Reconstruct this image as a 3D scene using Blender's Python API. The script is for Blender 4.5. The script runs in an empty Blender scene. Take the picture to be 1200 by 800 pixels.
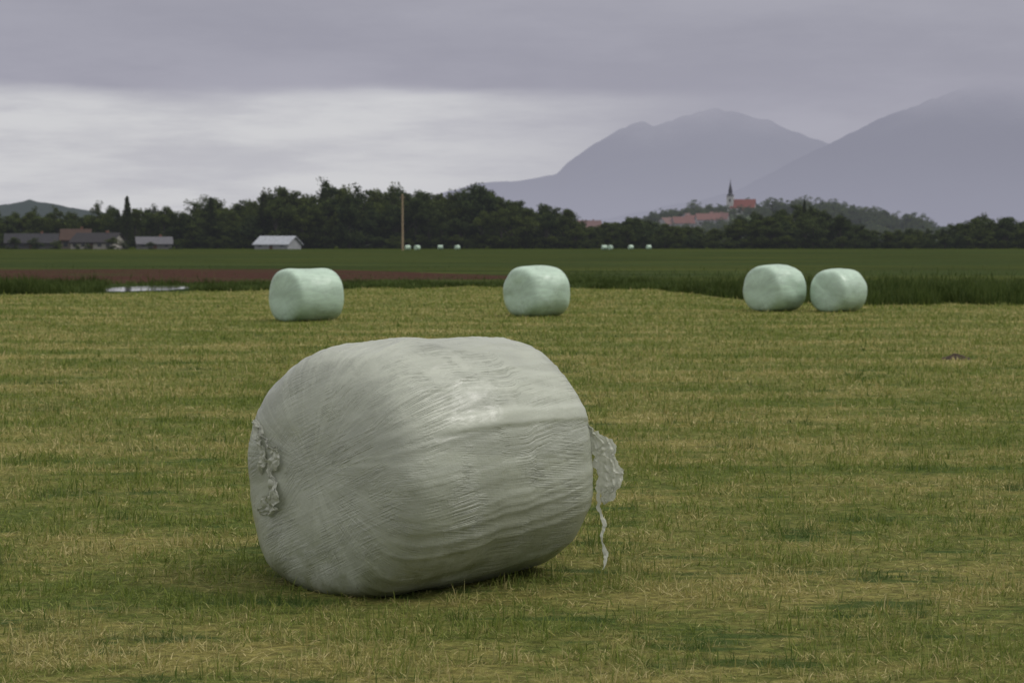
import bpy, math, numpy as np
from mathutils import Vector, Matrix
rng = np.random.default_rng(7)
S = bpy.context.scene
COL = S.collection
F = 2333.0; CH = 1.65; HZ = 285.0      # survey constants used for laying the place out (focal px, eye height)

# ------------------------------------------------------------------ helpers
def link(o, parent=None):
    COL.objects.link(o)
    if parent: o.parent = parent
    return o
def empty(name, loc=(0,0,0), rz=0):
    o = bpy.data.objects.new(name, None); o.location = loc; o.rotation_euler = (0,0,rz)
    o.empty_display_size = .2
    return link(o)
def np_mesh(name, V, faces_list, smooth=False):
    me = bpy.data.meshes.new(name)
    V = np.asarray(V, dtype=np.float32)
    me.vertices.add(len(V)); me.vertices.foreach_set('co', V.ravel())
    idx = np.concatenate([f.ravel() for f in faces_list]).astype(np.int32)
    tot = np.concatenate([np.full(len(f), f.shape[1]) for f in faces_list]).astype(np.int32)
    st = np.concatenate([[0], np.cumsum(tot)[:-1]]).astype(np.int32)
    me.loops.add(len(idx)); me.loops.foreach_set('vertex_index', idx)
    me.polygons.add(len(tot)); me.polygons.foreach_set('loop_start', st); me.polygons.foreach_set('loop_total', tot)
    me.update(calc_edges=True)
    me.polygons.foreach_set('use_smooth', np.full(len(tot), smooth))
    return me
def fattr(me, name, arr):
    a = me.attributes.new(name, 'FLOAT', 'POINT'); a.data.foreach_set('value', np.asarray(arr, dtype=np.float32).ravel())
def vattr(me, name, arr):
    a = me.attributes.new(name, 'FLOAT_VECTOR', 'POINT'); a.data.foreach_set('vector', np.asarray(arr, dtype=np.float32).ravel())
def hash3(i, j, k, seed):
    n = (i*374761393 + j*668265263 + k*2147483647 + seed*1274126177) & 0xffffffff
    n = ((n ^ (n >> 13)) * 1274126177) & 0xffffffff
    n = n ^ (n >> 16)
    return (n & 0xffff) / 65535.0
def vn(P, scale=1.0, seed=0):
    P = np.asarray(P, dtype=np.float64)*scale + 100.0
    I = np.floor(P).astype(np.int64); f = P - I; f = f*f*f*(f*(f*6-15)+10)
    r = 0
    for a in (0,1):
        for b in (0,1):
            for c in (0,1):
                w = (f[:,0] if a else 1-f[:,0])*(f[:,1] if b else 1-f[:,1])*(f[:,2] if c else 1-f[:,2])
                r = r + w*hash3(I[:,0]+a, I[:,1]+b, I[:,2]+c, seed)
    return r*2-1
ROT = np.array([[.36,.48,-.80],[-.80,.60,0.],[.48,.64,.60]])
def fbm(P, scale, oct=4, seed=0):
    r = 0; a = 1; t = 0; P = np.asarray(P, dtype=np.float64)
    for o in range(oct):
        r = r + a*vn(P, scale*2**o, seed+o); t += a; a *= .5
    return r/t
def fbmr(P, scale, oct=4, seed=0):
    r = 0; a = 1; t = 0; P = np.asarray(P, dtype=np.float64) @ ROT.T
    for o in range(oct):
        r = r + a*vn(P, scale*2**o, seed+o); t += a; a *= .5; P = P @ ROT.T
    return r/t

class M:
    def __init__(s, name, tree=None):
        if tree is None:
            s.mat = bpy.data.materials.new(name); s.mat.use_nodes = True; s.t = s.mat.node_tree
        else: s.t = tree
        s.t.nodes.clear()
    def n(s, typ, ins=None, **p):
        nd = s.t.nodes.new(typ)
        for k, v in p.items(): setattr(nd, k, v)
        if ins:
            for k, v in ins.items():
                if isinstance(v, bpy.types.NodeSocket): s.t.links.new(v, nd.inputs[k])
                else: nd.inputs[k].default_value = v
        return nd
    def math(s, op, a, b=0.0, c=0.0, clamp=False):
        return s.n('ShaderNodeMath', {0:a,1:b,2:c}, operation=op, use_clamp=clamp).outputs[0]
    def maprange(s, v, a, b, c=0.0, d=1.0, smooth=True):
        return s.n('ShaderNodeMapRange', {0:v,1:a,2:b,3:c,4:d}, interpolation_type='SMOOTHSTEP' if smooth else 'LINEAR').outputs[0]
    def mix(s, f, a, b, mode='MIX'):
        nd = s.n('ShaderNodeMix', data_type='RGBA', blend_type=mode)
        for i, v in ((0,f),(6,a),(7,b)):
            if isinstance(v, bpy.types.NodeSocket): s.t.links.new(v, nd.inputs[i])
            else: nd.inputs[i].default_value = (*v,1) if (i>0 and len(v)==3) else v
        return nd.outputs[2]
    def mapping(s, vec, scale, loc=(0,0,0)):
        return s.n('ShaderNodeMapping', {0:vec, 1:loc, 3:scale}).outputs[0]
    def noise(s, vec, scale, detail=4.0, rough=.55, dist=0.0):
        return s.n('ShaderNodeTexNoise', {'Vector':vec,'Scale':scale,'Detail':detail,'Roughness':rough,'Distortion':dist}).outputs[0]
    def ramp(s, f, stops):
        nd = s.n('ShaderNodeValToRGB', {0:f}); e = nd.color_ramp.elements
        while len(e) < len(stops): e.new(.5)
        for el, (p, c) in zip(e, stops): el.position = p; el.color = (*c,1)
        return nd.outputs[0]
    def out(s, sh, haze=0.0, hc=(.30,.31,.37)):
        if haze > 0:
            em = s.n('ShaderNodeEmission', {0:(*hc,1), 1:1.0}).outputs[0]  # distance haze painted on: a flat glow mixed into the surface shader
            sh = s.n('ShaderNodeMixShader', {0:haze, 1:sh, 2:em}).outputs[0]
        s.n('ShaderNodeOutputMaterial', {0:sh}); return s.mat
    def pbr(s, col, rough=.8, spec=.3, normal=None, **k):
        ins = {'Roughness':rough, 'Specular IOR Level':spec}
        ins['Base Color'] = col if isinstance(col, bpy.types.NodeSocket) else (*col,1)
        if normal is not None: ins['Normal'] = normal
        ins.update(k)
        return s.n('ShaderNodeBsdfPrincipled', ins).outputs[0]
    def bump(s, h, dist, strength=1.0, normal=None):
        ins = {'Height':h,'Distance':dist,'Strength':strength}
        if normal is not None: ins['Normal'] = normal
        return s.n('ShaderNodeBump', ins).outputs[0]
    def pos(s): return s.n('ShaderNodeNewGeometry').outputs['Position']
    def attr(s, name, o='Fac'): return s.n('ShaderNodeAttribute', attribute_name=name).outputs[o]
def simple_mat(name, col, rough=.8, var=.15, scale=1.5, haze=0.0, spec=.3):
    m = M(name); p = m.n('ShaderNodeTexCoord').outputs['Object']
    nz = m.noise(p, scale, 5)
    c = m.mix(m.maprange(nz,.3,.7), tuple(x*(1-var) for x in col), tuple(min(1,x*(1+var)) for x in col))
    return m.out(m.pbr(c, rough, spec), haze)

# ------------------------------------------------------------------ camera
cd = bpy.data.cameras.new('camera'); cam = link(bpy.data.objects.new('camera', cd))
cam.location = (0,0,CH); cd.lens = 70; cd.sensor_width = 36
cam.rotation_euler = (math.radians(90)-math.atan(115/F), 0, 0)
cd.clip_start = .1; cd.clip_end = 60000
cd.dof.use_dof = True; cd.dof.focus_distance = 9.5; cd.dof.aperture_fstop = 6.3
S.camera = cam
S.view_settings.view_transform = 'Standard'; S.view_settings.look = 'None'; S.view_settings.exposure = 0

# ------------------------------------------------------------------ world / sun
SUN_EL, SUN_AZ = math.radians(52), math.radians(88)
W = bpy.data.worlds.new('World'); S.world = W; W.use_nodes = True
w = M('', W.node_tree)
sky = w.n('ShaderNodeTexSky', sky_type='NISHITA', sun_disc=False, sun_elevation=SUN_EL, sun_rotation=SUN_AZ, air_density=1.0, dust_density=3.0).outputs[0]
dirv = w.n('ShaderNodeTexCoord').outputs['Generated']
sep = w.n('ShaderNodeSeparateXYZ', {0:dirv})
X, Z = sep.outputs[0], sep.outputs[2]
wv = w.noise(w.mapping(dirv,(5,5,22)), 1.0, 5, .55)
wv2 = w.noise(w.mapping(dirv,(9,9,60),(3,1,2)), 1.0, 6, .6)
wv3 = w.noise(w.mapping(dirv,(7,7,30),(8,1,5)), 1.0, 5, .6)
zz = w.math('ADD', Z, w.math('MULTIPLY', w.math('SUBTRACT', wv, .5), .022))
base = w.ramp(w.math('MULTIPLY', zz, 5.0), [(0.0,(.44,.44,.50)),(.14,(.42,.42,.485)),(.36,(.375,.37,.44)),(.50,(.35,.345,.41)),(.62,(.37,.365,.425)),(.8,(.39,.385,.43)),(1.0,(.42,.41,.45))])
base = w.mix(1.0, base, w.mix(w.maprange(wv3,.3,.7), (.92,.92,.93), (1.05,1.05,1.04)), 'MULTIPLY')
band = w.math('MULTIPLY', w.maprange(zz,.079,.069), w.maprange(zz,-.03,.02))
side = w.maprange(X, .13, -.08)
bm = w.math('MULTIPLY', band, side)
bm = w.math('MULTIPLY', bm, w.maprange(wv2,.30,.62,.50,1.0))
cl = w.mix(bm, base, (.64,.64,.66))
top = w.mix(w.maprange(Z,.16,.9), (.42,.41,.45), (1.00,.98,.97))
cl = w.mix(w.maprange(Z,.13,.25), cl, top)
cl10 = w.mix(1.0, cl, (10,10,10), 'MULTIPLY')
colr = w.mix(.94, sky, cl10)
bg = w.n('ShaderNodeBackground', {0:colr, 1:.1}).outputs[0]
w.n('ShaderNodeOutputWorld', {0:bg})
sl = bpy.data.lights.new('sun','SUN'); sl.energy = 1.3; sl.angle = math.radians(24); sl.color = (1,.97,.93)
so = link(bpy.data.objects.new('sun', sl))
d = Vector((math.sin(SUN_AZ)*math.cos(SUN_EL), math.cos(SUN_AZ)*math.cos(SUN_EL), math.sin(SUN_EL)))
so.rotation_euler = d.to_track_quat('Z','Y').to_euler(); so.location = (0,0,30)

# ------------------------------------------------------------------ ground materials
def tone_group():
    g = bpy.data.node_groups.new('field_tone','ShaderNodeTree')
    g.interface.new_socket('Tone', in_out='OUTPUT', socket_type='NodeSocketFloat')
    g.interface.new_socket('Dark', in_out='OUTPUT', socket_type='NodeSocketFloat')
    m = M('', g); p = m.pos()
    a = m.noise(m.mapping(p,(.30,.85,0)), 1.0, 7, .66)
    b = m.noise(m.mapping(p,(3.2,5.4,0),(5,2,0)), 1.0, 6, .7)
    sy = m.n('ShaderNodeSeparateXYZ', {0:p})
    ph = m.math('ADD', m.math('MULTIPLY', sy.outputs[1], 2.1), m.math('MULTIPLY', sy.outputs[0], .25))
    ph = m.math('ADD', ph, m.math('MULTIPLY', m.noise(m.mapping(p,(.2,.35,0)),1,4), 11))
    sw = m.math('MULTIPLY', m.math('SINE', ph), .035)
    t = m.math('ADD', m.math('ADD', m.math('MULTIPLY', a, .65), m.math('MULTIPLY', b, .65)), sw)
    tone = m.maprange(t, .49, .83)
    c = m.noise(m.mapping(p,(.8,2.5,0),(11,7,0)), 1.0, 7, .72)
    dark = m.maprange(c, .545, .63)
    m.n('NodeGroupOutput', {'Tone':tone,'Dark':dark})
    return g
TG = tone_group()
def tone(m):
    g = m.n('ShaderNodeGroup', node_tree=TG); return g.outputs[0], g.outputs[1]

m = M('mown_ground'); t, dk = tone(m); p = m.pos()
fine = m.noise(m.mapping(p,(14,22,1)), 1.0, 6, .7)
c = m.mix(t, (.135,.18,.036), (.35,.315,.095))
c = m.mix(m.maprange(fine,.35,.65), m.mix(1.0, c, (.42,.42,.42),'MULTIPLY'), c)
c = m.mix(m.math('MULTIPLY',dk,.8), c, (.048,.092,.02))
MAT_MOWN = m.out(m.pbr(c, .95, .1, m.bump(fine, .05, 1.0)))

m = M('meadow_ground'); p = m.pos()
a = m.noise(m.mapping(p,(.03,.14,0)),1,7,.65); b = m.noise(m.mapping(p,(1.5,2.2,0)),1,5,.7); a2=m.noise(m.mapping(p,(.008,.035,0),(3,3,0)),1,5,.65)
c = m.mix(m.maprange(a,.38,.62), (.028,.046,.013), (.060,.085,.024))
c = m.mix(m.maprange(a2,.42,.58), c, m.mix(1.0,c,(1.35,1.15,.95),'MULTIPLY'))
c = m.mix(m.maprange(b,.3,.7), m.mix(1.0,c,(.6,.6,.6),'MULTIPLY'), c)
MAT_MEADOW = m.out(m.pbr(c, .95, .03, m.bump(b,.15,1.0)))

m = M('ploughed_soil'); p = m.pos()
a = m.noise(m.mapping(p,(.12,.35,0)),1,6,.6); b = m.noise(m.mapping(p,(2.5,4,0)),1,5,.7)
c = m.mix(m.maprange(b,.3,.7), (.040,.021,.015), (.095,.047,.034))
c = m.mix(m.maprange(a,.55,.63), c, (.045,.07,.018))
MAT_SOIL = m.out(m.pbr(c, .95, .03, m.bump(b,.2,1.0)))

# ------------------------------------------------------------------ ground sheets
def sheet(name, xs, y0, y1, z, mat):
    n = len(xs)
    V = [(x,a,z) for x,a in zip(xs,y0)] + [(x,b,z) for x,b in zip(xs,y1)]
    Fc = np.array([[i,i+1,n+i+1,n+i] for i in range(n-1)])
    me = np_mesh(name, V, [Fc]); me.materials.append(mat)
    return link(bpy.data.objects.new(name, me))
gx = np.linspace(-30000,30000,41)
sheet('ground', gx, gx*0-300, gx*0+30000, 0.0, MAT_MEADOW)
bx = np.array([-400,-16.5,-8.8,-1.3,5.0,6.7,9.2,13.6,400]); by = np.array([61,63,68.5,76,70,57.5,53.6,52.7,52.0])
def bound(x):
    x = np.asarray(x, float)
    P = np.stack([x, x*0, x*0],1)
    return np.interp(x, bx, by) + 2.6*fbm(P,.6,4,3)
xs = np.linspace(-400,400,1601)
sheet('mown_field', xs, xs*0-60, bound(xs), .004, MAT_MOWN)
xs2 = np.linspace(-260,1.5,500); P2 = np.stack([xs2,xs2*0,xs2*0],1)
taper = np.clip((1.5-xs2)/14,0,1)
mid = 96; sheet('ploughed_soil', xs2, mid-14*taper**.6+1.5*fbm(P2,.2,4,5), mid+30*taper**.8+2*fbm(P2,.15,4,9), .004, MAT_SOIL)
ang = np.linspace(0,2*math.pi,96,endpoint=False)
rr = 1+.28*fbm(np.stack([np.cos(ang),np.sin(ang),ang*0],1),2.2,4,2)
PV = np.stack([-13.3+1.35*rr*np.cos(ang), 72.3+4.6*rr*np.sin(ang), ang*0+.012],1)
me = np_mesh('puddle', PV, [np.arange(96)[None,:]])
m = M('puddle_water'); me.materials.append(m.out(m.pbr((.03,.028,.02), .04, .8)))
link(bpy.data.objects.new('puddle', me))

# ------------------------------------------------------------------ grass blades
BALE = (-.455, 9.80)
def blade_mesh(name, x, y, h, wd, lean, rnd, mat, z0=0.0):
    N = len(x); ph = rng.uniform(0,2*math.pi,N); ps = rng.uniform(0,2*math.pi,N)
    W2 = np.stack([np.cos(ph),np.sin(ph),ph*0],1)*(wd/2)[:,None]
    L = np.stack([np.cos(ps),np.sin(ps),ps*0],1)*lean[:,None]
    B = np.stack([x,y,x*0+z0],1); U = np.array([0,0,1.0])
    V = np.empty((N,5,3), dtype=np.float32)
    V[:,0] = B-W2; V[:,1] = B+W2
    mid = B + L*.4 + U*(h*.62)[:,None]
    V[:,2] = mid-W2*.8; V[:,3] = mid+W2*.8
    V[:,4] = B + L + U*h[:,None]
    b = (np.arange(N)*5)[:,None]
    me = np_mesh(name, V.reshape(-1,3), [b+np.array([[0,1,3,2]]), b+np.array([[2,3,4]])])
    fattr(me,'rnd',np.repeat(rnd,5)); fattr(me,'hf',np.tile([0,0,.6,.6,1.0],N))
    me.materials.append(mat)
    return link(bpy.data.objects.new(name, me))

m = M('stubble_grass'); t, dk = tone(m); r = m.attr('rnd'); hf = m.attr('hf')
f = m.maprange(m.math('ADD', m.math('MULTIPLY',t,1.0), m.math('MULTIPLY', m.math('SUBTRACT', r, .5), 1.0)), .22, 1.0)
green = m.mix(m.n('ShaderNodeMath',{0:m.math('MULTIPLY',r,7.3)},operation='FRACT').outputs[0], (.098,.15,.028), (.25,.295,.062))
straw = m.mix(m.n('ShaderNodeMath',{0:m.math('MULTIPLY',r,13.7)},operation='FRACT').outputs[0], (.34,.305,.092), (.62,.53,.27))
c = m.mix(f, green, straw)
c = m.mix(m.math('MULTIPLY',dk,.8), c, (.050,.105,.022))
di = m.pbr(c, .7, .15)
tr = m.n('ShaderNodeBsdfTranslucent', {0:c}).outputs[0]
MAT_ST = m.out(m.n('ShaderNodeMixShader',{0:.3,1:di,2:tr}).outputs[0])

N = 980000; e = .42
u = rng.random(N); d = (6.0**e + u*(78**e-6.0**e))**(1/e)
x = rng.uniform(-1,1,N)*(d*.34+1.5)
P = np.stack([x,d,x*0],1)
tus = fbm(P,8.0,3,77)+.6*fbm(P,2.0,3,21)
keep = (d < bound(x)+.3) & (rng.random(N) < np.clip(.66+1.0*tus,.25,1))
cx, cy = (x-BALE[0]), (d-BALE[1]); lx = .707*cx+.707*cy; ly = -.707*cx+.707*cy
keep &= ~((np.abs(lx)<.54)&(np.abs(ly)<.34))
x, d, P, tus = x[keep], d[keep], P[keep], tus[keep]; N = len(x)
g = (d/9.0)
flat = rng.random(N) < .58
h = (rng.gamma(4,.0072,N))*np.clip(1+1.2*tus,.4,1.9)*np.where(flat,.40,1)*np.clip(g**.12,1,1.3)+.005
lean = np.where(flat, rng.uniform(.03,.09,N), rng.uniform(.005,.04,N))*g**.25
wd = rng.uniform(.0026,.0066,N)*g**.85
rnd = np.clip(rng.random(N)*.82+flat*.18,0,1)
blade_mesh('grass', x, d, h, wd, lean, rnd, MAT_ST, .002)

m = M('tall_grass'); r = m.attr('rnd'); hf = m.attr('hf'); p = m.pos()
a = m.noise(m.mapping(p,(.35,.3,0)),1,5,.65)
c = m.mix(r, (.040,.070,.014), (.12,.16,.044)); c = m.mix(m.maprange(a,.42,.6), c, m.mix(1.0,c,(.55,.56,.5),'MULTIPLY'))
di = m.pbr(c,.7,.15); tr = m.n('ShaderNodeBsdfTranslucent',{0:c}).outputs[0]
MAT_TALL = m.out(m.n('ShaderNodeMixShader',{0:.3,1:di,2:tr}).outputs[0])
N = 260000
x = rng.uniform(-36,40,N); off = rng.gamma(1.2,9,N); d = bound(x)-.4+off
P = np.stack([x,d,x*0],1); cn = fbm(P,.5,4,31)+.5*fbm(P,1.6,2,36)
pc = -13.2*d/72
keep = (d<140) & ~((np.abs(x-pc)<1.5+.5*cn)&(d<78)) & (cn > -.25+rng.random(N)*.2)
soil = (x<1)&(d>81)&(d<126); keep &= ~(soil & (rng.random(N)<.95))
x,d,cn = x[keep],d[keep],cn[keep]; N=len(x)
hh = np.interp(x,[-16,-12,-8,0,5,8,20],[.34,.20,.17,.13,.2,.38,.42])
hh = np.where(d>bound(x)+14, hh*.6, hh)
h = hh*rng.uniform(.4,1.2,N)*np.clip(1+.95*cn,.3,2)
blade_mesh('tall_grass', x, d, h, rng.uniform(.012,.03,N), rng.uniform(0,.22,N), rng.random(N), MAT_TALL)

# molehill
mp = (6.3,28.2); n=40
aa = np.linspace(0,2*math.pi,n,endpoint=False); VV=[]; FF=[]
for k in range(8):
    q = k/7
    for a_ in aa: VV.append(((1-q)*.15*math.cos(a_)*1.5,(1-q)*.15*math.sin(a_), .075*(1-(1-q)**2)))
VV=np.array(VV); VV += (np.stack([fbm(VV,14,3,s) for s in (1,2,3)],1))*.03
FF=np.array([[k*n+i,k*n+(i+1)%n,(k+1)*n+(i+1)%n,(k+1)*n+i] for k in range(7) for i in range(n)])
me=np_mesh('molehill',VV,[FF]); me.materials.append(simple_mat('clod_soil',(.06,.045,.03),.95,.4,20))
o=link(bpy.data.objects.new('molehill',me)); o.location=(*mp,.0)

# ------------------------------------------------------------------ silage bales
MC = 2.3
def bale_local(t, th, a, R, n, seed, lump, dome):
    ct, st = np.cos(t), np.sin(t)
    x = -a*np.sign(ct)*np.abs(ct)**(2/n); r = R*np.abs(st)**(2/n)
    sq = (np.abs(np.cos(th))**MC+np.abs(np.sin(th))**MC)**(-1/MC); sq = 1+(sq-1)*.8
    y = r*sq*np.cos(th); z = r*sq*np.sin(th)
    x = x + np.sign(x)*dome*(1-np.clip(r/R,0,1)**2)
    P = np.stack([x,y,z],1)
    nrm = P/np.array([a,R,R]); nrm /= (np.linalg.norm(nrm,axis=1)[:,None]+1e-6)
    P = P + nrm*(lump*(fbmr(P,1.9,2,seed)+.16*fbmr(P,6,3,seed+7)))[:,None]
    return P
def sagf(P, R, sag):
    Q = P.copy(); zn = Q[:,2]/R
    Q[:,1] *= 1.0+sag*(.35-zn*.9); Q[:,0] *= 1.0+sag*(.2-zn*.7)
    fl = -.955*R; k=.05*R
    dd = (Q[:,2]-fl)/k
    Q[:,2] = fl + k*np.logaddexp(0, dd)
    return Q
def make_bale_mesh(name, a, R, n, seed, nt, nth, sag=.05, lump=.02, extra=None, dome=.02):
    k_ = np.linspace(0,1,6000); hf_ = (math.pi/2)*k_**(n*.6)
    tt = np.concatenate([hf_, math.pi-hf_[::-1][1:]])
    ct = np.cos(tt); px = -a*np.sign(ct)*np.abs(ct)**(2/n); pr = R*np.abs(np.sin(tt))**(2/n)
    al = np.concatenate([[0],np.cumsum(np.hypot(np.diff(px),np.diff(pr)))]); L = al[-1]
    t = np.interp(np.linspace(.004,L-.004,nt), al, tt); sarc = np.linspace(0,L,nt)-L/2
    th = np.linspace(0,2*math.pi,nth,endpoint=False)
    T,TH = np.meshgrid(t,th,indexing='ij'); SA = np.repeat(sarc,nth)
    T,TH = T.ravel(),TH.ravel()
    P = bale_local(T,TH,a,R,n,seed,lump,dome)
    mask = np.zeros(len(P))
    if extra: P, mask = extra(P, TH, SA)
    P = sagf(P,R,sag)
    i = np.arange(nt-1)[:,None]*nth; j = np.arange(nth)[None,:]; j2=(j+1)%nth
    Fq = np.stack([i+j, i+j2, i+nth+j2, i+nth+j],-1).reshape(-1,4)[:,::-1]
    caps = [np.arange(nth)[None,:], (np.arange(nth)[::-1]+(nt-1)*nth)[None,:]]
    me = np_mesh(name, P, [Fq]+caps, smooth=True)
    vattr(me,'wa',np.stack([np.cos(TH+.30*SA),np.sin(TH+.30*SA),SA],1))
    vattr(me,'wb',np.stack([np.cos(TH-.18*SA),np.sin(TH-.18*SA),SA+5],1))
    fattr(me,'strip',mask)
    fattr(me,'cap', np.clip((np.abs(SA)-(L/2-R*.95))/(R*.2),0,1))
    fattr(me,'hub', np.clip((np.abs(SA)-(L/2-R*.35))/(R*.2),0,1))
    return me
def film_mat(name, col, bumpd, dirt, crumpd=.005):
    m = M(name); wa = m.attr('wa','Vector'); wb = m.attr('wb','Vector'); st = m.attr('strip'); cap = m.attr('cap'); hub=m.attr('hub')
    p = m.n('ShaderNodeTexCoord').outputs['Object']
    def rid(nz, k, pw=3.0):
        return m.math('POWER', m.math('SUBTRACT',1.0,m.math('MULTIPLY',m.math('ABSOLUTE',m.math('SUBTRACT',nz,.5)),k),clamp=True),pw)
    r1 = rid(m.noise(m.mapping(wa,(26,26,1.0)),1.0,4,.6,.15),6.0); r2 = rid(m.noise(m.mapping(wb,(46,46,1.6),(3,4,1)),1.0,4,.6,.15),6.0)
    r3 = rid(m.noise(m.mapping(wa,(8,8,.5),(7,1,3)),1.0,3,.6,.2),8.0)
    rot = m.n('ShaderNodeMapping',{0:p,2:(.40,0,0)}).outputs[0]
    ch = rid(m.noise(m.mapping(rot,(2,1.6,42)),1.0,4,.6,.15),7.0)
    rot2 = m.n('ShaderNodeMapping',{0:p,2:(-.75,0,0)}).outputs[0]
    ch2 = rid(m.noise(m.mapping(rot2,(2,42,1.8)),1.0,4,.6,.15),7.0)
    reg = m.maprange(m.noise(p,2.3,2), .42,.58)
    inv = m.math('SUBTRACT',1.0,reg)
    bar = m.math('ADD', m.math('MULTIPLY', reg, r1), m.math('MULTIPLY', inv, r2))
    bar = m.math('ADD', bar, m.math('MULTIPLY', r3, .6))
    en = m.math('ADD', m.math('MULTIPLY',inv,ch), m.math('MULTIPLY',reg,ch2))
    en = m.math('ADD', en, m.math('MULTIPLY', m.math('MULTIPLY', r3, .5), m.math('SUBTRACT',1.0,hub)))
    hgt = m.n('ShaderNodeMix',{0:cap,2:bar,3:en}).outputs[0]
    hgt = m.math('MULTIPLY', hgt, m.math('SUBTRACT',1.0,m.math('MULTIPLY',st,.9)))
    patch = m.maprange(m.noise(p,3.2,5,.65),.44,.66,.10,1.0)
    hgt = m.math('MULTIPLY', hgt, patch)
    crump = m.noise(p, 16, 6, .65)
    nb = m.bump(crump, crumpd, .8)
    nb = m.bump(hgt, bumpd, .9, nb)
    lay = m.maprange(m.noise(m.mapping(rot,(1.2,1.2,6)),1.0,3,.7),.35,.65)
    c = m.mix(lay, tuple(x*.86 for x in col), tuple(min(1,x*1.06) for x in col))
    # each lap of film ends in a faint line running with the wrap
    lapn = rid(m.noise(m.mapping(wb,(3.4,3.4,.12),(1,9,2)),1.0,1,.5,0),26.0,1.0)
    c = m.mix(m.math('MULTIPLY',lapn,.30), c, tuple(min(1,x*1.4) for x in col))
    c = m.mix(m.math('MULTIPLY',hgt,.30,clamp=True), c, tuple(min(1,x*1.4) for x in col))
    c = m.mix(m.math('MULTIPLY',st,.5), c, tuple(min(1,x*1.22) for x in col))
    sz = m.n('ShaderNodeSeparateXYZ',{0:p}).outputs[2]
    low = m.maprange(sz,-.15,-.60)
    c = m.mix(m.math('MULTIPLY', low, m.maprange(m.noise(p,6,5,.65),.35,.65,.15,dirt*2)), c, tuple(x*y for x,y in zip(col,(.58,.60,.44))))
    specks = m.maprange(m.noise(p,95,2,.5),.70,.76)
    c = m.mix(m.math('MULTIPLY',specks,.5*dirt), c, (.12,.11,.05))
    return m.out(m.pbr(c, m.maprange(crump,.3,.7,.26,.40), .55, nb))
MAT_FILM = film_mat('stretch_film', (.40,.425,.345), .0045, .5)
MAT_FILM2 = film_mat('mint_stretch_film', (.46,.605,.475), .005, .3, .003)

A_,R_,N_ = .652,.645,8.0
def fg_extra(P, TH, SA):
    thc = math.pi-.40
    d_ = (TH-thc+.03*SA)
    band = 1/(1+np.exp(-(d_+.062)/.009))*1/(1+np.exp((d_-.062)/.006))
    along = 1/(1+np.exp(-(SA+.40)/.04))*1/(1+np.exp((SA-.60)/.02))
    k = band*along
    rad = P.copy(); rad[:,0]=0; rad/= (np.linalg.norm(rad,axis=1)[:,None]+1e-6)
    P = P + rad*(k*.014)[:,None]
    tw = TH+.22*SA
    wv_ = np.stack([np.cos(tw)*6,np.sin(tw)*6,SA*.35+3],1)
    f = fbmr(wv_,1.0,2,50); P = P + rad*((1-np.abs(f)*2.4).clip(0)**2*.006*(1-k))[:,None]
    e = np.clip((-P[:,0]-.05)/.62,0,1)**1.6
    up = np.clip(P[:,2]/R_,0,1)
    P[:,2] -= .06*e*up; P[:,0] += .10*e*up**2
    e2 = np.clip((P[:,0]-.1)/.6,0,1)**1.6
    P[:,2] -= .05*e2*up
    P[:,2] += .03*e2*np.clip(-P[:,2]/R_,0,1)
    P[:,1] *= 1+.03*(1-np.clip(np.abs(P[:,0])/.6,0,1)**2)   # barrel bulge
    P[:,2] *= np.where(P[:,2]>0,.935,1.0)
    return P, k
me = make_bale_mesh('film_wrap', A_, R_, N_, 11, 360, 440, .06, .042, fg_extra, .035)
me.materials.append(MAT_FILM)
bale = empty('silage_bale', (BALE[0],BALE[1],.955*R_-.03), math.radians(45))
link(bpy.data.objects.new('film_wrap', me), bale)
BV = np.empty(len(me.vertices)*3, dtype=np.float32); me.vertices.foreach_get('co', BV); BV = BV.reshape(-1,3)
def endp(y,z,o=.012):
    s = BV[BV[:,0]<-.25]; k = np.argmin((s[:,1]-y)**2+(s[:,2]-z)**2 ); return (s[k,0]-o, y, z)

def strip_mesh(name, pts, widths, amp, seed, across, nlen=110, nac=30, pleat=0.0, pdir=(1,0,0)):
    pts = np.array(pts,float); k = np.linspace(0,len(pts)-1,nlen)
    c = np.stack([np.interp(k,range(len(pts)),pts[:,i]) for i in range(3)],1)
    for _ in range(6): c[1:-1] = (c[:-2]+c[1:-1]*2+c[2:])/4
    wds = np.interp(k,range(len(pts)),widths)
    ed = 1+.35*fbm(np.stack([k*2.2,k*0,k*0],1),1.0,3,seed+60)
    ac = np.array(across,float)/np.linalg.norm(across)
    s_ = np.linspace(-.5,.5,nac)
    V = c[:,None,:] + ac[None,None,:]*((wds*ed)[:,None]*s_[None,:])[:,:,None]
    V = V.reshape(-1,3); SS=np.tile(s_,nlen); KK=np.repeat(k,nac)
    nz = np.stack([fbmr(V,15,4,seed+i*9) for i in range(3)],1) + .6*np.stack([fbmr(V,40,3,seed+3+i*9) for i in range(3)],1)
    V = V + nz*amp
    if pleat: V = V + np.array(pdir)[None,:]*(pleat*np.abs(((SS*3.3+KK*.5+.5*nz[:,0])%1)*2-1))[:,None]
    i = np.arange(nlen-1)[:,None]*nac; j = np.arange(nac-1)[None,:]
    Fq = np.stack([i+j,i+j+1,i+nac+j+1,i+nac+j],-1).reshape(-1,4)
    me = np_mesh(name, V, [Fq], smooth=True); me.materials.append(MAT_LOOSE); return me
m = M('loose_film'); p=m.n('ShaderNodeTexCoord').outputs['Object']; nz=m.noise(p,30,4)
c = m.mix(nz,(.58,.60,.50),(.76,.78,.68)); sh=m.pbr(c,.4,.4,m.bump(m.noise(p,60,4),.006,1.0)); tr=m.n('ShaderNodeBsdfTranslucent',{0:c}).outputs[0]
MAT_LOOSE = m.out(m.n('ShaderNodeMixShader',{0:.35,1:sh,2:tr}).outputs[0])
pd=(-.8,.2,.0)
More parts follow.
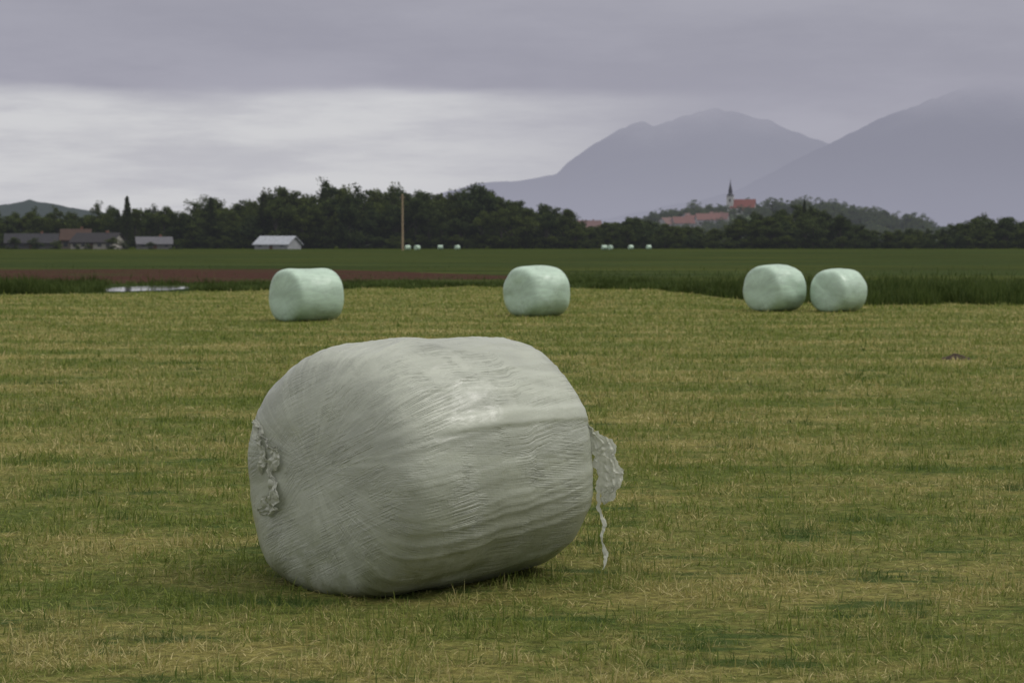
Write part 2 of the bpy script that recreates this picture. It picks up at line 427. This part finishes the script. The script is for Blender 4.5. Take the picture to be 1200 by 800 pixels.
zo=-.02
me = strip_mesh('torn_film', [endp(.50,.23+zo,.0),endp(.42,.18+zo,.025),endp(.30,.12+zo,.03),endp(.25,.05+zo,.02),endp(.32,-.02+zo,.02),endp(.25,-.09+zo,.03),endp(.29,-.16+zo,.025),endp(.41,-.22+zo,.0)], [.03,.13,.13,.07,.04,.11,.13,.02], .030, 3, (.1,1,.5), pleat=.012, pdir=pd)
link(bpy.data.objects.new('torn_film', me), bale)
me = strip_mesh('torn_film_edge', [endp(.50,.19,.0),endp(.43,.11,.02),endp(.39,.03,.02),endp(.42,-.06,.0)], [.02,.08,.06,.02], .024, 33, (.1,1,.2), pleat=.01, pdir=pd)
link(bpy.data.objects.new('torn_film_edge', me), bale)
fx, fy = .625,-.615; fz=-.06
me = strip_mesh('film_flap', [(fx-.07,fy+.05,.24+fz),(fx-.02,fy+.0,.17+fz),(fx+.02,fy-.03,.08+fz),(fx+.04,fy-.05,.0+fz),(fx+.045,fy-.05,-.08+fz),(fx+.02,fy-.03,-.16+fz)], [.02,.09,.11,.13,.11,.03], .026, 14, (1,-.9,.1), pleat=.018, pdir=(-.6,-.7,.1))
link(bpy.data.objects.new('film_flap', me), bale)
me = strip_mesh('film_tail', [(fx+.01,fy-.01,-.12),(fx+.0,fy-.01,-.24),(fx+.03,fy-.03,-.32),(fx+.005,fy-.02,-.40),(fx+.03,fy-.03,-.48),(fx+.01,fy-.03,-.55)], [.03,.014,.026,.014,.032,.010], .014, 25, (1,-.4,.1), 80, 6)
link(bpy.data.objects.new('film_tail', me), bale)

bm1 = [make_bale_mesh('mint_bale_a', .64,.60,9.0, 31, 130,130,.03,.018), make_bale_mesh('mint_bale_b', .60,.60,6.5, 47, 130,130,.045,.040), make_bale_mesh('mint_bale_c', .58,.59,7.5, 63, 130,130,.045,.032)]
for b in bm1: b.materials.append(MAT_FILM2)
def far_bale(mesh, u0, v, yaw, s=1.0, shortname='silage_bale'):
    dd = F*CH/(v-HZ); x = (u0-600)/F*dd
    o = link(bpy.data.objects.new(shortname, mesh)); o.location=(x,dd+.5,.57*s-.015); o.rotation_euler=(0,0,math.radians(yaw)); o.scale=(s,s,s)
    return o
far_bale(bm1[0],356,377,45,.97); far_bale(bm1[1],629,371.5,42,.98)
far_bale(bm1[2],911,365.5,44,.99); far_bale(bm1[1],987,366,-135,.89)
for (u0,y,yaw) in ((478,475,20),(489,475,60),(516,520,10),(536,520,50),(708,500,20),(715,500,70),(739,520,30),(760,530,30)):
    o = link(bpy.data.objects.new('silage_bale', bm1[int(u0)%3])); o.location=((u0-600)/F*y,y,.56); o.rotation_euler=(0,0,math.radians(yaw))

# ------------------------------------------------------------------ trees
def leaf_mat(name, dark, light, haze):
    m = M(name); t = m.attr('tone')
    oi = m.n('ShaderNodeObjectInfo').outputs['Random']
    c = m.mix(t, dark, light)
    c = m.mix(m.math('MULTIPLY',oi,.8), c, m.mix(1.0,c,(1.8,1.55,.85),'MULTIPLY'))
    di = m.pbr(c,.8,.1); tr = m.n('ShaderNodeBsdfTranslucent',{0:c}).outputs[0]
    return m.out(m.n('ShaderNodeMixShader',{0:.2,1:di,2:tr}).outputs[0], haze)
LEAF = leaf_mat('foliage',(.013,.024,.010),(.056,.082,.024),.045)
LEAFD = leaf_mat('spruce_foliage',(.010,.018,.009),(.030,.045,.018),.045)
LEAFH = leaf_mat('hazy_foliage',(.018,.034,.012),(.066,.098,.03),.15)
BARK = simple_mat('bark',(.045,.038,.03),.95,.3,3,.05)
def tube(p0,p1,r0,r1,n=7):
    p0,p1=np.array(p0,float),np.array(p1,float); dvec=p1-p0; dvec/=np.linalg.norm(dvec)
    a=np.cross(dvec,[.3,.9,.1]); a/=np.linalg.norm(a); b=np.cross(dvec,a)
    th=np.linspace(0,2*math.pi,n,endpoint=False); c=np.cos(th)[:,None]*a+np.sin(th)[:,None]*b
    V=np.concatenate([p0+c*r0,p1+c*r1]); Fq=np.array([[i,(i+1)%n,n+(i+1)%n,n+i] for i in range(n)])
    return V,Fq
def make_tree(name, seed, H=18., Wd=11., kind='round', leafmat=LEAF, nclump=96, per=60, low=.05):
    r = np.random.default_rng(seed); Vs=[];Fs=[];off=0
    def add(v,f):
        nonlocal off; Vs.append(v);Fs.append(f+off);off+=len(v)
    top = H*(.95 if kind=='spruce' else .72)
    x0,y0=r.normal(0,.3,2)
    pts=[(0,0,-.5),(x0*.5,y0*.5,top*.4),(x0,y0,top*.75),(x0*1.4,y0*1.4,top)]
    rad=[.42,.3,.18,.05]
    for i in range(3): add(*tube(pts[i],pts[i+1],rad[i],rad[i+1]))
    C=[]
    if kind=='spruce':
        for k in range(nclump):
            q=(k+.5)/nclump; z=H*(.06+.93*q); rr_=Wd*.5*(1-q)**.85*r.uniform(.55,1.0); a=k*2.4+r.uniform(-.4,.4)
            C.append((rr_*math.cos(a),rr_*math.sin(a),z-.1*rr_,.55+1.1*(1-q)))
    else:
        lobes=[(r.normal(0,Wd*.15),r.normal(0,Wd*.15),H*r.uniform(.35,.70),r.uniform(.24,.36)*Wd) for _ in range(6)]
        lobes.append((r.normal(0,.6),0,H*.80,.20*Wd))
        for _ in range(4): lobes.append((r.normal(0,Wd*.24),r.normal(0,Wd*.2),H*r.uniform(.12,.26),.27*Wd))
        for k in range(nclump):
            l=lobes[k%len(lobes)]; v=r.normal(size=3); v/=np.linalg.norm(v); q=r.uniform(.35,1.0)
            px,py,pz=l[0]+v[0]*l[3]*q,l[1]+v[1]*l[3]*q,l[2]+v[2]*l[3]*q*1.0
            pz=min(max(pz,H*low),H*.97); C.append((px,py,pz,r.uniform(.9,1.6)))
        for k in range(9):
            c=C[r.integers(len(C))]; zb=top*r.uniform(.3,.8); add(*tube((x0*.6,y0*.6,zb),c[:3],.13,.03,5))
    nb=off
    C=np.array(C); K=len(C)
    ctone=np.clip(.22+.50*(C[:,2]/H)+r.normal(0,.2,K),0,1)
    ci=np.repeat(np.arange(K),per); n=len(ci)
    offv=r.normal(size=(n,3)); offv/=np.linalg.norm(offv,axis=1)[:,None]; offv*= (r.random(n)**.45)[:,None]*C[ci,3][:,None]*np.array([1.25,1.25,.9])
    ctr=C[ci,:3]+offv
    A=r.normal(size=(n,3));A/=np.linalg.norm(A,axis=1)[:,None];B=np.cross(A,r.normal(size=(n,3)));B/=np.linalg.norm(B,axis=1)[:,None]
    sz=r.uniform(.18,.42,n)[:,None]
    LV=np.stack([ctr-A*sz,ctr-B*sz*.6,ctr+A*sz,ctr+B*sz*.6],1).reshape(-1,3)
    LF=np.arange(n*4).reshape(n,4)
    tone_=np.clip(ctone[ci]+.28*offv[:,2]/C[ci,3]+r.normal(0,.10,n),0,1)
    V=np.concatenate(Vs+[LV]); FB=np.concatenate(Fs)
    me=np_mesh(name,V,[FB,LF+nb])
    fattr(me,'tone',np.concatenate([np.zeros(nb),np.repeat(tone_,4)]))
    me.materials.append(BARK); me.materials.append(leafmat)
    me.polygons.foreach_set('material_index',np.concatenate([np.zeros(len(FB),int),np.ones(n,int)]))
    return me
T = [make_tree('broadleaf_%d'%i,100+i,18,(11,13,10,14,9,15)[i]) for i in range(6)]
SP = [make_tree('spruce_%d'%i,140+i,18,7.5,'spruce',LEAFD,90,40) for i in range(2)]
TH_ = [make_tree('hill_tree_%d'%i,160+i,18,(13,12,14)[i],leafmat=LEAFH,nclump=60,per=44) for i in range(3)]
def put(mesh, parent, x, y, z, h, wscale=1.0):
    s=h/17.6; o=bpy.data.objects.new('tree', mesh); link(o,parent); o.location=(x,y,z)
    o.scale=(s*wscale,s*wscale,s); o.rotation_euler=(0,0,rng.uniform(0,6.28)); return o
tu=[-500,-200,0,60,100,140,165,200,240,270,300,330,355,380,405,430,480,520,540,555,590,608,640,665,685,700,740,780,800,850,870,900,930,960,990,1010,1050,1080,1110,1140,1170,1200,1500,1800]
tv=[230,235,243,244,240,237,238,236,228,234,228,213,222,203,209,222,216,223,218,213,218,234,237,243,258,262,251,258,264,264,250,242,237,241,250,265,268,267,266,249,252,248,243,241]
trees = empty('distant_trees')
for row,(y0,dens) in enumerate(((600,5.0),(618,4.6),(645,4.2),(680,4.2))):
    x=-290.
    while x<330:
        x+=dens*rng.uniform(.6,1.5); y=y0+rng.uniform(-9,9); u=600+x/y*F
        pk=np.interp(u,tu,tv); hmax=(HZ-pk)*y/F+CH
        h=hmax*(rng.uniform(.76,1.05) if row>0 else rng.uniform(.50,.92))
        if 5<u<212 and row==0: continue
        big = h>11
        me_=T[rng.integers(6)] if rng.random()<.96 else SP[rng.integers(2)]
        put(me_,trees,x,y,0,h, .98 if big else 1.45)
x=-290.
while x<330:
    x+=rng.uniform(2.2,4.5); u=600+x/594*F
    if 296<u<356 or 5<u<212: continue
    put(T[rng.integers(6)],trees,x,594+rng.uniform(-3,3),-.6,rng.uniform(2.2,5.5),1.7)
put(SP[0],trees,(150-600)/F*585,585,0,15.0,.75); put(SP[1],trees,(248-600)/F*598,598,0,15.0,.7)
put(SP[1],trees,(942-600)/F*640,640,0,15.2,.5)

# ------------------------------------------------------------------ hill with the village
def hill_h(x,y):
    return 20*np.exp(-(np.abs((x-185)/95))**2.6)*np.exp(-(np.abs((y-1500)/260))**2.4) + 8*np.exp(-((x-60)/120)**2)*np.exp(-((y-1500)/300)**2)
gx_=np.linspace(-300,620,90); gy_=np.linspace(950,2200,70); GX,GY=np.meshgrid(gx_,gy_,indexing='ij')
HH=hill_h(GX,GY)-.3
V=np.stack([GX.ravel(),GY.ravel(),HH.ravel()],1); i=np.arange(89)[:,None]*70; j=np.arange(69)[None,:]
me=np_mesh('hill',V,[np.stack([i+j,i+70+j,i+70+j+1,i+j+1],-1).reshape(-1,4)],True)
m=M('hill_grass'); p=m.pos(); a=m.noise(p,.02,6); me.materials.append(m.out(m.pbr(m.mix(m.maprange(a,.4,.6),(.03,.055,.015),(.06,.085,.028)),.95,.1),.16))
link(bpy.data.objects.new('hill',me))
hillt = empty('hillside_trees')
for k in range(300):
    x=rng.uniform(182,278); y=rng.uniform(1270,1620)
    if x<192 and y<1510: continue
    put(TH_[k%3],hillt,x,y,float(hill_h(x,y)),rng.uniform(9,16),1.2)
for k in range(150):
    x=rng.uniform(105,182); y=rng.uniform(1530,1640)
    put(TH_[k%3],hillt,x,y,float(hill_h(x,y)),rng.uniform(6,10),1.25)
for k in range(300):
    x=rng.uniform(-80,440); y=rng.uniform(1060,1240)
    put(TH_[k%3],hillt,x,y,float(hill_h(x,y)),rng.uniform(6,11.5),1.4)
for k in range(150):
    x=rng.uniform(100,185); y=rng.uniform(1240,1480)
    z=float(hill_h(x,y)); put(TH_[k%3],hillt,x,y,z,rng.uniform(3.5,7.5),1.3)
o=put(TH_[0],None,(812-600)/F*1480,1480,float(hill_h(134.,1480.))-1,14.5,1.2); o.name='deciduous_tree'

# ------------------------------------------------------------------ buildings
def box(name,cx,cy,z0,sx,sy,sz,mat,parent):
    x,y=sx/2,sy/2
    V=[(cx-x,cy-y,z0),(cx+x,cy-y,z0),(cx+x,cy+y,z0),(cx-x,cy+y,z0)]; V+= [(a,b,z0+sz) for a,b,_ in V]
    me=np_mesh(name,V,[np.array([[3,2,1,0],[4,5,6,7],[0,1,5,4],[1,2,6,5],[2,3,7,6],[3,0,4,7]])]); me.materials.append(mat)
    return link(bpy.data.objects.new(name,me),parent)
def gable(name,cx,cy,z0,sx,sy,h,mat,parent,ov=.5,th=.25):
    x=sx/2+ov; y=sy/2+ov; s=h/(sy/2); e=z0-ov*s
    pr=[(-y,e),(0,z0+h),(y,e),(y,e+th),(0,z0+h+th),(-y,e+th)]
    V=[(cx-x,cy+a,b) for a,b in pr]+[(cx+x,cy+a,b) for a,b in pr]
    Q=np.array([[i,(i+1)%6,6+(i+1)%6,6+i] for i in range(6)]+[[0,5,4,1],[1,4,3,2],[6,7,10,11],[7,8,9,10]])
    me=np_mesh(name,V,[Q]); me.materials.append(mat); return link(bpy.data.objects.new(name,me),parent)
def gable_wall(name,cx,cy,z0,sx,sy,h,mat,parent):
    x,y=sx/2,sy/2
    V=[(cx-x,cy-y,z0),(cx-x,cy+y,z0),(cx-x,cy,z0+h-.03),(cx+x,cy-y,z0),(cx+x,cy+y,z0),(cx+x,cy,z0+h-.03)]
    me=np_mesh(name,V,[np.array([[0,2,1],[3,4,5]])]); me.materials.append(mat); return link(bpy.data.objects.new(name,me),parent)
GLASS=simple_mat('window_glass',(.03,.035,.04),.15,.1,1,.05,.6)
def house(name,x,y,z,sx,sy,eh,rh,yaw,wall,roof,nw=4,haze=.04,chim=True):
    e=empty(name,(x,y,z),math.radians(yaw))
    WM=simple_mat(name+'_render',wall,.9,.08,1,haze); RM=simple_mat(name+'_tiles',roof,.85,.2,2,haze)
    box('walls',0,0,-1,sx,sy,eh+1,WM,e); gable_wall('gables',0,0,eh,sx,sy,rh,WM,e); gable('roof',0,0,eh+.05,sx,sy,rh,RM,e)
    for k in range(nw):
        px=-sx/2+sx*(k+.5)/nw
        if k==nw//2: box('door',px,-sy/2-.02,0,1.1,.12,min(2.1,eh-.1),simple_mat(name+'_door',(.10,.06,.04),.7,.1,1,haze),e)
        else: box('window',px,-sy/2-.02,.7,1.2,.1,min(1.2,eh-1.0),GLASS,e)
        if k<2: box('window_end',-sx/2-.02,(-.25+.5*(k%2))*sy,.7,.1,1.1,min(1.2,eh-1.0),GLASS,e)
    if chim: box('chimney',sx*.2,.4,eh+rh*.5,.7,.7,rh*.5+.9,simple_mat(name+'_brick',(.2,.1,.07),.9,.2,2,haze),e)
    return e
def ux(u,y): return (u-600)/F*y
house('farmhouse',ux(38,560),560,0,14,8,1.7,2.4,12,(.10,.10,.095),(.030,.030,.034),5)
house('farmhouse',ux(90,578),578,0,8,8,2.6,2.9,8,(.14,.12,.10),(.060,.036,.026),3)
house('farmhouse',ux(116,560),560,0,13,8,1.9,2.4,-18,(.36,.34,.30),(.030,.028,.030),5)
house('farmhouse',ux(181,565),565,0,9.5,7,1.4,1.8,14,(.18,.18,.17),(.11,.11,.12),3)
house('farm_shed',ux(326,560),560,0,10.5,8,1.3,2.1,-22,(.32,.33,.34),(.34,.36,.39),3,.04,False)
x=ux(-10,552)
while x<ux(218,552):
    put(T[rng.integers(6)],trees,x,550+rng.uniform(-2,2),-.5,rng.uniform(1.6,4.2),1.5); x+=rng.uniform(2,8)
for (u,y,zv,sx,yaw,roof) in ((800,1270,266,13,10,(.15,.06,.042)),(815,1300,264,14,-20,(.18,.07,.05)),(829,1285,262,15,5,(.16,.065,.045)),(842,1310,261,12,-15,(.13,.055,.04)),(690,1030,273,12,10,(.13,.06,.045)),(782,1270,267,10,40,(.15,.08,.06)),(835,1400,259,12,20,(.18,.085,.06)),(806,1390,261,11,60,(.13,.065,.05))):
    z=(HZ-zv)*y/F+CH-1.2
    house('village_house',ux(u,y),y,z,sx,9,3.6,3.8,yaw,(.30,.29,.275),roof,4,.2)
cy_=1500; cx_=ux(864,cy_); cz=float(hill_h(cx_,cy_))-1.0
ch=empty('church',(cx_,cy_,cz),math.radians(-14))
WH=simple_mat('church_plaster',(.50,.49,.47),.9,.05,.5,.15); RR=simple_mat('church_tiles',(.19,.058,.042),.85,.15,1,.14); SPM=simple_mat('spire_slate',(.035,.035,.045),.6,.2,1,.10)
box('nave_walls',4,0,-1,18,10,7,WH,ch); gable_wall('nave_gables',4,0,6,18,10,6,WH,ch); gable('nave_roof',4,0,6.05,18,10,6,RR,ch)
box('side_chapel',7,-6.5,-1,6,3,5,WH,ch); gable('side_chapel_roof',7,-6.5,4.03,6,3,1.6,RR,ch,.3)
for k in range(4): box('nave_window',-2+k*4,-5.02,2.0,.9,.12,2.8,GLASS,ch)
box('tower',-5.4,-2,-1,5.0,5.0,15,WH,ch); box('cornice',-5.4,-2,14.0,5.6,5.6,.5,WH,ch)
for dx,dy in ((0,-2.52),(2.52,0),(-2.52,0)):
    box('belfry_opening',-5.4+dx,-2+dy,10.3,1.2 if dx==0 else .1,.1 if dx==0 else 1.2,2.2,GLASS,ch)
prof=[(2.9,14.5),(2.6,15.3),(1.7,16.6),(1.4,17.3),(1.6,18.2),(1.3,19.6),(.7,22.4),(.15,25.6)]
V=[];n=12
for r_,z_ in prof: V+=[(-5.4+r_*math.cos(a),-2+r_*math.sin(a),z_) for a in np.linspace(0,2*math.pi,n,endpoint=False)]
me=np_mesh('spire',V,[np.array([[k*n+i,k*n+(i+1)%n,(k+1)*n+(i+1)%n,(k+1)*n+i] for k in range(len(prof)-1) for i in range(n)])]); me.materials.append(SPM)
link(bpy.data.objects.new('spire',me),ch)
box('cross_post',-5.4,-2,25.6,.18,.18,1.8,SPM,ch); box('cross_arm',-5.4,-2,26.6,1.0,.17,.18,SPM,ch)

py=470; pe=empty('utility_pole',(ux(472,py),py,0))
WD=simple_mat('weathered_wood',(.34,.26,.16),.9,.2,2,.03)
v,f=tube((0,0,-.3),(0,0,13.2),.27,.19,12); me=np_mesh('pole',v,[f]); me.materials.append(WD); link(bpy.data.objects.new('pole',me),pe)
box('crossarm',0,-.3,12.3,1.3,.12,.14,WD,pe)
for q in (-.55,0,.55):
    v,f=tube((q,-.3,12.44),(q,-.3,12.66),.06,.04,8); me=np_mesh('insulator',v,[f]); me.materials.append(GLASS); link(bpy.data.objects.new('insulator',me),pe)

# ------------------------------------------------------------------ far forested ridges & mountains
def ridge_obj(name, us, vs, dist, depth, mat, rough, seed, xr, nx=420, ny=40, front=.5, crest=0.0):
    xs=np.linspace(*xr,nx); u=600+xs/dist*F
    hp=(HZ-np.interp(u,us,vs))*dist/F
    hp=hp+crest*fbm(np.stack([xs,xs*0,xs*0],1),8.0/depth,5,seed+40)
    q=np.linspace(0,1,ny); sh=np.where(q<front,(q/front),(1-q)/(1-front)); sh=np.clip(sh,0,1)
    X_=np.repeat(xs,ny); Q_=np.tile(q,nx); Y_=dist+(Q_-front)*depth; base_=np.repeat(hp,ny)*np.tile(sh**.85,nx)
    P=np.stack([X_,Y_,X_*0],1); nz=fbm(P,1/(depth*.22),6,seed)
    rid=1-np.abs(nz)*2
    Z_=base_ + rough*(rid-.6)*np.tile(np.sin(math.pi*np.clip(q,0,1))**.6,nx)*np.clip(np.repeat(hp,ny)/ (hp.max()+1e-6),.15,1)
    V=np.stack([X_,Y_,Z_-2],1); i=np.arange(nx-1)[:,None]*ny; j=np.arange(ny-1)[None,:]
    me=np_mesh(name,V,[np.stack([i+j,i+ny+j,i+ny+j+1,i+j+1],-1).reshape(-1,4)],True); me.materials.append(mat)
    return link(bpy.data.objects.new(name,me))
def mtn_mat(name, hz, haze, z0, z1, nscale, diff=(.05,.07,.06)):
    m=M(name); p=m.pos(); z=m.n('ShaderNodeSeparateXYZ',{0:p}).outputs[2]
    nz=m.noise(p,nscale*4,6,.6)
    di=m.pbr(m.mix(nz,tuple(x*.5 for x in diff),tuple(x*1.6 for x in diff)),.95,.05)
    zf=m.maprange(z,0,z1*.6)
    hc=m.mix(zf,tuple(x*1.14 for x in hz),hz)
    em=m.n('ShaderNodeEmission',{0:hc,1:1.0}).outputs[0]  # air haze painted onto the slopes as emission, paler toward the foot
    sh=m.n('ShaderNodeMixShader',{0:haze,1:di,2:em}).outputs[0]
    cl=m.math('ADD',z,m.math('MULTIPLY',m.math('SUBTRACT',m.noise(m.mapping(p,(1,1,2.5)),nscale,5,.55),.5),(z1-z0)*1.1))
    al=m.maprange(cl,z0,z1)
    sh=m.n('ShaderNodeMixShader',{0:al,1:sh,2:m.n('ShaderNodeBsdfTransparent').outputs[0]}).outputs[0]
    return m.out(sh)
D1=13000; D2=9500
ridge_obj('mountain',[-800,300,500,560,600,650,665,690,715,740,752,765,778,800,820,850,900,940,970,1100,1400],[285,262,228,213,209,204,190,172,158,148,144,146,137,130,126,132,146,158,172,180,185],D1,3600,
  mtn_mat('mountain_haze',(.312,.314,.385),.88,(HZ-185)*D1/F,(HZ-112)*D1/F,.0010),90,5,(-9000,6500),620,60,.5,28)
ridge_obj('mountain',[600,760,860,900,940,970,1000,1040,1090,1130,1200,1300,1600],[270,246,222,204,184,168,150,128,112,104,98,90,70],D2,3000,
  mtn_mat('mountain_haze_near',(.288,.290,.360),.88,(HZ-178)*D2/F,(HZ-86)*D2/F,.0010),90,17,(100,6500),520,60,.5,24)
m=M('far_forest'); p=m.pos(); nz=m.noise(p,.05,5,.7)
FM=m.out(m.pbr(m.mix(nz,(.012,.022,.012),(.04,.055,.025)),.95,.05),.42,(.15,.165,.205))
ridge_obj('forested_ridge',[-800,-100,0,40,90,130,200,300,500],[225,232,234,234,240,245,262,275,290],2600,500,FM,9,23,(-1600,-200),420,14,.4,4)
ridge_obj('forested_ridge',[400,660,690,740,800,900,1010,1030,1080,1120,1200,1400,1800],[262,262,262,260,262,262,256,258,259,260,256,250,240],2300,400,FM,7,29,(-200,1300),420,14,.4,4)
